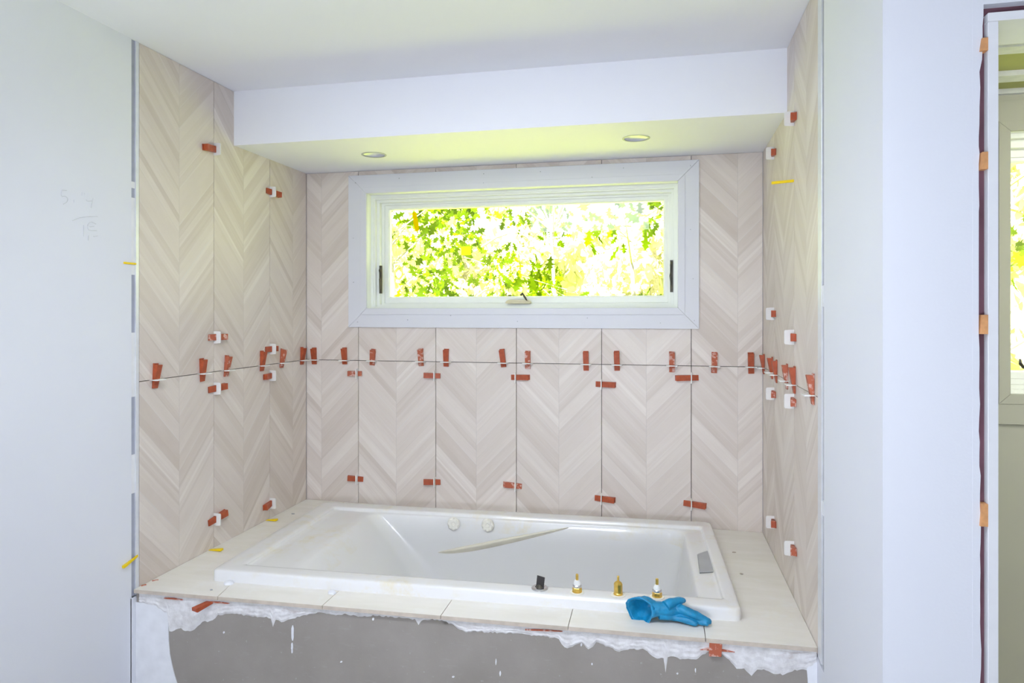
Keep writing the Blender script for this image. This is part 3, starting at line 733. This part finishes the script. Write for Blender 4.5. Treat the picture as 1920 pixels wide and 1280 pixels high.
# grey metal plate over the right rim of the basin
P = [onZ(x, y, 0.030) for x, y in ((1308,1037),(1329,1030),(1337,1033),(1343,1070),(1312,1071))]
bm = bmesh.new(); add_prism(bm, [(p.x, p.y, 0.0262) for p in P], (0, 0, 0.0022))
a, b = P[4], P[0]
add_prism(bm, [(a.x, a.y, 0.0284), (b.x, b.y, 0.0284), (b.x-0.002, b.y, 0.015), (a.x-0.002, a.y, 0.012)], (0.002, 0.0, 0))
tag(obj('metal_plate', bm, M['greymetal'], bevel=0.0007), 'grey bent metal plate lying on the right rim ledge inside the bathtub', 'metal plate')

# ------------------------------------------------------------------ blue rubber glove
def glove():
    root = thing('rubber_glove', 'crumpled blue rubber glove draped over the front right tub rim', 'glove')
    bm = bmesh.new()
    def P(px, py, z): return onZ(px, py, z)
    def sec(c, t, r1, r2, roll=0.0, n=20, crump=0.0, ph=0.0):
        t = Vector(t).normalized(); a = t.cross(Vector((0, 0, 1))).normalized(); b = a.cross(t).normalized()
        out = []
        for k in range(n):
            q = 2*math.pi*k/n; rr = 1+crump*math.sin(3*q+ph)+crump*0.6*math.sin(5*q+ph*2)
            out.append(Vector(c)+a*(math.cos(q+roll)*r1*rr)+b*(math.sin(q+roll)*r2*rr))
        return out
    def chain(px, rad, flat, sub=5, cr=0.0):
        C = catmull([P(x, y, z) for x, y, z in px], sub); m = len(C); out = []
        for i, c in enumerate(C):
            t = i/(m-1)*(len(rad)-1); k = min(int(t), len(rad)-2); f_ = t-k
            r = rad[k]*(1-f_)+rad[k+1]*f_; fl = flat[k]*(1-f_)+flat[k+1]*f_
            tg = C[min(i+1, m-1)]-C[max(i-1, 0)]
            out.append(sec(c, tg, r, r*fl, crump=cr, ph=i*0.35))
        return out
    # cuff to knuckles: outer skin then inner skin so the cuff is open
    outer = chain([(1200, 1144, 0.030), (1214, 1140, 0.032), (1232, 1140, 0.034), (1258, 1141, 0.033), (1280, 1146, 0.024)],
                  [0.038, 0.033, 0.027, 0.026, 0.020], [1.0, 0.90, 0.68, 0.5, 0.42], cr=0.07)
    # turn the first sections so the mouth of the cuff faces the room
    for i_, an in ((0, -0.66), (1, -0.56), (2, -0.44), (3, -0.32), (4, -0.22), (5, -0.12), (6, -0.06)):
        c = sum(outer[i_], Vector())/len(outer[i_]); Rm = Matrix.Rotation(-an, 3, 'Z')
        outer[i_] = [c+Rm @ (p-c) for p in outer[i_]]
    # widen the mouth
    inner = [[c + (p-c)*0.86 for p in r] for r in outer for c in [sum(r, Vector())/len(r)]][:14]
    loft(bm, inner[::-1]+outer, True, True)
    def finger(px, rad, flat=0.8):
        ch = chain(px, rad, [flat]*len(rad), 6)
        last = ch[-1]; c = sum(last, Vector())/len(last); tip = (c-sum(ch[-2], Vector())/len(last)).normalized()*rad[-1]*0.5
        ch.append([c+tip+(p-c)*0.55 for p in last]); loft(bm, ch, True, True)
    finger([(1248, 1136, 0.046), (1262, 1128, 0.054), (1274, 1125, 0.054), (1281, 1125, 0.050)], [0.017, 0.0135, 0.0115, 0.0095])
    finger([(1262, 1138, 0.036), (1290, 1146, 0.034), (1312, 1157, 0.020), (1331, 1165, 0.013)], [0.016, 0.0145, 0.013, 0.0095])
    finger([(1258, 1144, 0.026), (1285, 1154, 0.018), (1308, 1163, 0.011), (1326, 1169, 0.0095)], [0.014, 0.0125, 0.011, 0.0085])
    finger([(1250, 1150, 0.020), (1272, 1158, 0.013), (1292, 1165, 0.010), (1305, 1169, 0.009)], [0.014, 0.012, 0.010, 0.008])
    finger([(1236, 1153, 0.020), (1262, 1156, 0.015), (1288, 1162, 0.014), (1300, 1166, 0.012)], [0.014, 0.012, 0.010, 0.007])
    o = obj('shell', bm, M['glove'], root, smooth=True)
    r = o.modifiers.new('remesh', 'REMESH'); r.mode = 'VOXEL'; r.voxel_size = 0.0017; r.use_smooth_shade = True
    s = o.modifiers.new('smooth', 'SMOOTH'); s.factor = 0.5; s.iterations = 4
    tx = bpy.data.textures.new('wrinkle', 'CLOUDS'); tx.noise_scale = 0.028
    d = o.modifiers.new('wrinkle', 'DISPLACE'); d.texture = tx; d.strength = 0.006; d.mid_level = 0.5; d.texture_coords = 'GLOBAL'
    # rolled hem at the mouth
    bm = bmesh.new(); R = outer[0]; R = R+[R[0]]
    add_tube(bm, [p for p in R], 0.0022, 8, cap=False)
    h_ = obj('cuff_hem', bm, M['glove'], root, smooth=True)
    return root
glove()

# ------------------------------------------------------------------ tile levelling clips
def strap_bm():
    bm = bmesh.new(); w_ = 0.0225
    for s_ in (-1, 1):
        add_prism(bm, [(s_*w_, 0.0005, -0.0009), (s_*0.0125, 0.0005, -0.0009), (s_*0.0125, -0.012, -0.0009), (s_*w_, -0.012, -0.0009)], (0, 0, 0.0018))
    add_prism(bm, [(-w_, -0.0115, -0.0019), (w_, -0.0115, -0.0019), (w_*0.95, -0.0265, -0.0019), (w_*0.8, -0.0285, -0.0019), (-w_*0.8, -0.0285, -0.0019), (-w_*0.95, -0.0265, -0.0019)], (0, 0, 0.0038))
    return bm
def wedge_bm(lo, hi):
    bm = bmesh.new(); w_ = 0.0112
    tl_ = hi-lo; fy = lambda z: min(-0.0042, -(0.0095+0.19*z))
    # thin spine against the wall, taller than the body
    add_box(bm, -w_, w_, -0.0035, -0.0008, lo, hi+0.0045)
    add_prism(bm, [(-w_, -0.003, lo), (-w_, fy(lo), lo), (-w_, fy(hi), hi-0.001), (-w_, fy(hi)+0.0015, hi), (-w_, -0.003, hi)], (2*w_, 0, 0))
    n = 9
    for i in range(n):
        z = lo+tl_*(0.12+0.8*i/n); y = fy(z)
        add_prism(bm, [(-w_*0.8, y+0.0006, z), (-w_*0.8, y-0.0007, z+0.0006), (-w_*0.8, y-0.0003, z+0.0028)], (2*w_*0.8, 0, 0))
    return bm
proto = {}
def mesh_of(key, fn, mat):
    if key not in proto:
        bm = fn(); bmesh.ops.recalc_face_normals(bm, faces=bm.faces); me = bpy.data.meshes.new(key[0]); bm.to_mesh(me); bm.free(); me.materials.append(mat); proto[key] = me
    return proto[key]
def clip(wall, pos, axis, lo, hi, tilt, mat, label, group, lean=0):
    """axis: 'up' wedge head up, 'l'/'r' head to the local left/right"""
    base = {'back': 0, 'left': math.pi/2, 'right': -math.pi/2}[wall]
    rot = Matrix.Rotation(base, 3, 'Z') @ Matrix.Rotation({'up': 0, 'r': math.pi/2, 'l': -math.pi/2}[axis], 3, 'Y')
    t = thing('tile_clip', label, 'tile clip', pos, rot.to_euler(), group)
    t.empty_display_size = 0.02
    sm = mesh_of(('strap', 0), strap_bm, M['strap']); o = bpy.data.objects.new('strap', sm); COL.objects.link(o); o.parent = t
    me = mesh_of(('wedge', round(lo, 3), round(hi, 3), mat), lambda: wedge_bm(lo, hi), M[mat])
    o = bpy.data.objects.new('wedge', me); COL.objects.link(o); o.parent = t; o.rotation_euler = (lean, tilt, 0)
G1 = 'tile clips along the horizontal joint'; G2 = 'tile clips across the vertical joints'
ordn = ['first', 'second', 'third', 'fourth', 'fifth', 'sixth', 'seventh', 'eighth', 'ninth', 'tenth', 'eleventh', 'twelfth']
def ks(px, top, bot, jy, sc):  return (-(bot-jy)/sc, (jy-top)/sc)
back_up = [(590,653,687,678,-.02,'red'),(647,652,686,678,-.03,'red'),(699,654,687,678,.10,'red_dusty'),(790,653,688,679,-.03,'red_dusty'),(837,653,688,679,.02,'red'),(944,653,688,680,-.10,'red'),
           (990,656,691,680,0,'red_dusty'),(1099,656,693,681,-.02,'red'),(1157,656,693,682,-.03,'red'),(1260,657,695,683,-.01,'red_dusty'),(1339,658,696,684,.02,'red_dusty'),(1408,659,697,685,-.03,'red')]
for i, (px, a, b, jy, tl_, mt) in enumerate(back_up):
    p = onY(px, jy, 0); lo, hi = ks(px, a+2, b, jy, 446)
    ad = ('dusty ' if 'dusty' in mt else '')+('tilted ' if abs(tl_) > 0.05 else 'upright ')
    clip('back', (p.x, 0, JZ), 'up', lo, hi, tl_, mt, f'{ad}red clip on the back wall horizontal joint, {ordn[i]} from the left corner', G1)
left_up = [(290,683,729,713,.06,'red'),(378,675,718,703,-.05,'red'),(423,670,710,698,.10,'red_dusty'),(490,662,700,690,.02,'red'),(527,658,694,685,.10,'red_dusty'),(565,655,688,680,.03,'red')]
for i, (px, a, b, jy, tl_, mt) in enumerate(left_up):
    p = onX(px, jy, 0); dist = (p-CP).dot(Vector((-math.sin(YAW), math.cos(YAW), 0))); lo, hi = ks(px, a+2, b, jy, F/dist)
    ad = 'dusty ' if 'dusty' in mt else ''
    clip('left', (0, p.y, JZ), 'up', lo, hi, tl_, mt, f'{ad}red upright clip on the left wall horizontal joint, {ordn[i]} from the front', G1)
right_up = [(1433,661,699,688,.0,'red'),(1449,667,709,697,-.03,'red'),(1457,671,715,700,.0,'red'),(1477,680,728,712,.0,'red_dusty'),(1491,686,737,721,.02,'red'),(1526,701,759,741,.02,'red_dusty')]
for i, (px, a, b, jy, tl_, mt) in enumerate(right_up):
    p = onX(px, jy, W); dist = (p-CP).dot(Vector((-math.sin(YAW), math.cos(YAW), 0))); lo, hi = ks(px, a+3, b, jy, F/dist)
    ad = 'dusty ' if 'dusty' in mt else ''
    if i == 0: p.y = -0.045
    clip('right', (W, p.y, JZ), 'up', lo, hi, tl_, mt, f'{ad}red upright clip on the right wall horizontal joint, {ordn[i]} from the back corner', G1)
jn = {1: 'leftmost', 2: 'second', 3: 'third', 4: 'fourth', 5: 'rightmost'}
# (joint index, joint px, x0, x1, y, head side, tilt, mat, row)
for (ji, jx, x0, x1, y, hs, tl_, mt, row) in [
    (1,672,651,680,700,'l',0,'red_dusty','upper'),(2,817,794,827,704,'l',.02,'red','upper'),(3,968,958,993,707,'r',-.02,'red','upper'),(4,1128,1117,1153,720,'r',.02,'red','upper'),(5,1296,1269,1309,708,'l',-.03,'red','upper'),
    (1,672,651,683,897,'l',.05,'red','lower'),(2,817,794,827,903,'l',-.02,'red','lower'),(3,968,944,979,910,'l',.08,'red_dusty','lower'),(4,1128,1115,1152,934,'r',.05,'red','lower'),(5,1296,1282,1321,944,'r',.08,'red','lower')]:
    p = onY(jx, y, 0); s_ = 450
    if hs == 'l': lo, hi = -(x1-jx)/s_, (jx-x0)/s_
    else: lo, hi = -(jx-x0)/s_, (x1-jx)/s_
    clip('back', (BJ[ji], 0, p.z), hs, lo, hi, tl_, mt, f'sideways red clip on the {jn[ji]} vertical joint of the back wall, {row} row', G2)
# left wall: heads point to the camera side ('l' = towards the room) or both ways
for (jx, y, hs, lo, hi, tl_, mt, lb) in [
    (0,280,'l',-.006,.062,-.10,'red','top sideways red clip on the front vertical joint of the left wall'),
    (0,632,'r',-.034,.056,0,'red_dusty','dusty sideways clip just above the horizontal joint, front vertical joint, left wall'),
    (0,728,'r',-.034,.056,-.06,'red','sideways red clip just below the horizontal joint, front vertical joint, left wall'),
    (0,973,'r',-.034,.058,-.16,'red','lowest sideways red clip on the front vertical joint of the left wall'),
    (1,360,'r',-.030,.060,.05,'red','top sideways red clip on the rear vertical joint of the left wall'),
    (1,654,'r',-.036,.040,0,'red','sideways clip just above the horizontal joint, rear vertical joint, left wall'),
    (1,704,'l',-.004,.046,-.03,'red','sideways clip just below the horizontal joint, rear vertical joint, left wall'),
    (1,943,'l',-.004,.048,-.10,'red','lowest sideways red clip on the rear vertical joint of the left wall')]:
    yy = (LJ[1], LJ[2])[jx]; px = (401, 506)[jx]; p = onX(px, y, 0)
    clip('left', (0, yy, p.z), hs, lo, hi, tl_, mt, lb, G2)
for (jx, y, hs, lo, hi, tl_, mt, lb) in [
    (1,222,'r',-.030,.042,.10,'red','topmost sideways clip on the front vertical joint of the right wall'),
    (0,287,'r',-.030,.040,.10,'red','topmost sideways clip on the rear vertical joint of the right wall'),
    (0,588,'r',-.030,.034,0,'red','sideways clip on the rear vertical joint of the right wall, above the horizontal joint'),
    (1,632,'r',-.030,.034,0,'red','sideways clip on the front vertical joint of the right wall, above the horizontal joint'),
    (0,738,'r',-.030,.034,0,'red_dusty','dusty sideways clip, rear vertical joint, right wall, just below the horizontal joint'),
    (1,752,'r',-.030,.034,.03,'red_dusty','dusty sideways clip, front vertical joint, right wall, just below the horizontal joint'),
    (0,979,'r',-.030,.044,-.10,'red','lowest sideways clip on the rear vertical joint of the right wall'),
    (1,1028,'r',-.030,.044,-.08,'red_dusty','lowest sideways clip on the front vertical joint of the right wall')]:
    yy = (-0.290, -0.669)[jx]; px = (1452, 1489)[jx]; p = onX(px, y, W)
    clip('right', (W, yy, p.z), hs, lo, hi, tl_, mt, lb, G2)

# ------------------------------------------------------------------ yellow wedge spacers
def spacer(loc, rot, L, label, wd=0.008, t0=0.001, t1=0.007):
    bm = bmesh.new()
    add_prism(bm, [(0, -wd, 0), (L, -wd, 0), (L, -wd, t1), (L*0.86, -wd, t1*0.98), (0, -wd, t0)], (0, 2*wd, 0))
    o = obj('yellow_spacer', bm, M['yellow'], loc=loc, rot=rot, bevel=0.0006)
    return tag(o, label, 'spacer', 'yellow plastic wedge spacers')
p = onZ(396, 1031, 0.001); spacer((0.002, p.y+0.002, 0.0012), (0, 0, 0.02), 0.050, 'yellow wedge spacer lying on the deck at the left wall, nearer the front')
p = onZ(501, 975, 0.001); spacer((0.002, p.y+0.002, 0.0012), (0, 0, 0.02), 0.048, 'yellow wedge spacer lying on the deck at the left wall, nearer the back')
# two pushed into the open joint beside the left edge strip, sticking out to the room
p = onX(258, 495, 0.0); spacer((0.0, p.y+0.002, p.z), (-math.pi/2, 0, -math.pi/2), 0.060, 'yellow spacer on the left wall edge strip at window height', wd=0.003, t1=0.004)
p = onX(258, 1041, 0.0); spacer((0.001, p.y, p.z), (-math.pi/2, 0.20, -math.pi/2), 0.066, 'yellow spacer at the lower end of the left wall edge strip', wd=0.004, t1=0.008)
p = onX(1489, 338, W); spacer((W-0.0005, -0.669, p.z-0.001), (math.pi/2, 0.06, math.pi), 0.064, 'yellow wedge spacer sticking out of the right wall near the top', wd=0.004, t0=0.006, t1=0.009)

# ------------------------------------------------------------------ pencil writing on the left wall
strokes = [[(572,352),(528,352),(527,400),(560,402),(580,425),(570,452),(540,470)], [(632,430),(632,455)], [(700,370),(700,395)], [(724,372),(724,392)],
    [(738,428),(748,442),(790,440)], [(797,415),(784,470),(780,500)], [(620,610),(680,586),(740,577),(835,574)], [(716,650),(714,745)],
    [(822,640),(780,622),(752,645),(760,690),(830,696)], [(770,662),(805,660)], [(757,738),(755,780)], [(800,744),(835,740)]]
bm = bmesh.new()
for st in strokes:
    P = [onX(x/4.57, 280+y/4.57, 0.0) for x, y in st]
    P = [Vector((0.0002, p.y, p.z)) for p in catmull(P, 4)]
    add_tube(bm, P, 0.0011, 5)
tag(obj('pencil_note', bm, M['pencil']), 'faint pencil numbers written on the white left wall', 'writing')

# ------------------------------------------------------------------ outdoors
struct('ground', box(-14, 20, 0.3, 26, -1.3, -1.2), M['lawn'], label='pale sunlit lawn outside')
import array
def leaf_cloud(name, parent, mat, clusters, n, size, rnd, lobed=False):
    """many leaf blades, each a bent quad pair or a lobed oak outline"""
    vs, fs = [], []
    prof = [(0, 0.04), (0.18, 0.10), (0.26, 0.30), (0.34, 0.12), (0.48, 0.15), (0.58, 0.42), (0.66, 0.14), (0.78, 0.26), (0.86, 0.10), (1.0, 0.0)] if lobed else [(0, 0.05), (0.35, 0.30), (0.7, 0.24), (1, 0.0)]
    for _ in range(n):
        cx_, cy_, cz_, rx, ry, rz = clusters[rnd.randrange(len(clusters))]
        while True:
            a, b, c = rnd.uniform(-1, 1), rnd.uniform(-1, 1), rnd.uniform(-1, 1)
            if a*a+b*b+c*c < 1: break
        o = Vector((cx_+a*rx, cy_+b*ry, cz_+c*rz))
        L = size*rnd.uniform(0.6, 1.3)
        d = Vector((rnd.uniform(-0.8, 0.8), rnd.uniform(-0.8, 0.8), rnd.uniform(-1.4, 0.2))).normalized()
        s = d.cross(Vector((rnd.uniform(-1, 1), rnd.uniform(-1, 1), rnd.uniform(-1, 1)))).normalized()
        nn = d.cross(s)
        k0 = len(vs); m_ = len(prof)
        for (t, w_) in prof:
            bend = nn*(-0.25*L*t*t)
            vs.append(o+d*(L*t)+bend-s*(w_*L)); vs.append(o+d*(L*t)+bend+nn*(0.0)); vs.append(o+d*(L*t)+bend+s*(w_*L))
        for i in range(m_-1):
            q = k0+3*i; fs.append((q, q+1, q+4, q+3)); fs.append((q+1, q+2, q+5, q+4))
    me = bpy.data.meshes.new(name); me.from_pydata([tuple(v) for v in vs], [], fs); me.materials.append(mat)
    o = bpy.data.objects.new(name, me); COL.objects.link(o); o.parent = parent; o['kind'] = 'stuff'
    return o
def tree(x, y, h, r, n, size, mat, label, seed, zc=None, trunk=0.12, lobed=False, ncl=26):
    rnd = random.Random(seed)
    t = thing('tree', label, 'tree', (x, y, -1.2), group='trees behind the house')
    cl = []
    zc = zc if zc is not None else h*0.6
    bm = bmesh.new(); add_tube(bm, [(0, 0, 0), (0.05, 0.02, h*0.35), (-0.04, 0, h*0.7)], [trunk, trunk*0.8, trunk*0.4], 8)
    for k in range(ncl):
        a = rnd.uniform(0, 2*math.pi); rr = r*math.sqrt(rnd.random()); zz = rnd.uniform(zc-h*0.42, zc+h*0.42)
        c = Vector((rr*math.cos(a), rr*math.sin(a), zz)); q = r*rnd.uniform(0.16, 0.34)
        cl.append((c.x, c.y, c.z, q, q, q*1.3))
        st = Vector((0, 0, max(0.2, min(h*0.65, zz-rr*0.5)))); add_tube(bm, [st, st.lerp(c, 0.5)+Vector((0, 0, 0.1)), c], [trunk*0.3, trunk*0.16, trunk*0.06], 5)
    obj('trunk', bm, M['bark'], t)
    leaf_cloud('foliage', t, M[mat], cl, n, size, rnd, lobed)
# far sunlit trees and hedge
k = 0
for (x, y, h, r, lb) in ((-5.6, 10, 5.5, 1.5, 'sunlit tree beyond the lawn, furthest left'), (-2.6, 11.5, 6.5, 1.4, 'sunlit tree beyond the lawn, left of the window centre'), (1.4, 11.9, 6, 1.4, 'sunlit tree beyond the lawn at the window centre'),
                     (4.6, 11, 6.5, 1.6, 'sunlit tree beyond the lawn, right of the window centre'), (8.2, 10, 6.2, 1.6, 'sunlit tree beyond the lawn, furthest right')):
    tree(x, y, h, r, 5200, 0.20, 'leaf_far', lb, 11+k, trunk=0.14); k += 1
# nearer trees, hanging leaves coloured dark to look shaded
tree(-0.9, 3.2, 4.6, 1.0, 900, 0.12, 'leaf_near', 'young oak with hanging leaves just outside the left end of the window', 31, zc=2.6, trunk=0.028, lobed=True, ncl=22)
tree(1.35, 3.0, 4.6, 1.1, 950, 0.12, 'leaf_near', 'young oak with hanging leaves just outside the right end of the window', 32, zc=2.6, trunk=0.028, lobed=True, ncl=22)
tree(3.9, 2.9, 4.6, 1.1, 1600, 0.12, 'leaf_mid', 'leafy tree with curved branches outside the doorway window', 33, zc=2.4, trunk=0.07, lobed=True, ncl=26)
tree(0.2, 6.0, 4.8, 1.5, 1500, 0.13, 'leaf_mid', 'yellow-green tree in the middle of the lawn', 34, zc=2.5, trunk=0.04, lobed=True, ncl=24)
# pale neighbouring shed
sh = thing('garden_shed', 'pale gabled shed beyond the trees at the lower edge of the window', 'shed', (3.0, 7.2, -1.2))
obj('siding', box(-1.6, 1.6, 0, 2.0, 0, 1.7), M['shed'], sh)
bm = bmesh.new(); add_prism(bm, [(-1.8, -0.2, 1.68), (0, -0.2, 2.35), (1.8, -0.2, 1.68), (1.8, -0.2, 1.76), (0, -0.2, 2.45), (-1.8, -0.2, 1.76)], (0, 2.4, 0)); obj('roof', bm, M['roof'], sh)

# tall hedge added to throw yellow-green light sideways into the alcove
rnd = random.Random(77)
hd = thing('hedge', 'tall hedge added to tint the light, running behind all the trees', 'hedge', (1.5, 15.6, -1.2))
bm = bmesh.new(); nx = 46
prof = [(-0.55, 0.0), (-0.8, 1.2), (-0.75, 2.6), (-0.45, 3.7), (0.0, 4.1), (0.5, 3.6), (0.8, 1.5), (0.6, 0.0)]
rings = []
for i in range(nx+1):
    x = -15+30*i/nx; k = 1+0.12*math.sin(i*1.3)+0.08*rnd.uniform(-1, 1)
    rings.append([(x, y*k+rnd.uniform(-.1, .1), z*(1+0.07*math.sin(i*0.9)+0.05*rnd.uniform(-1, 1))) for y, z in prof])
loft(bm, rings, True, True); obj('hedge_body', bm, M['leaf_far'], hd, smooth=True)
leaf_cloud('foliage', hd, M['leaf_far'], [(-15+30*i/60, -0.7, z, 0.5, 0.35, 0.8) for i in range(61) for z in (0.6, 1.8, 3.0, 3.8)], 17000, 0.28, rnd)
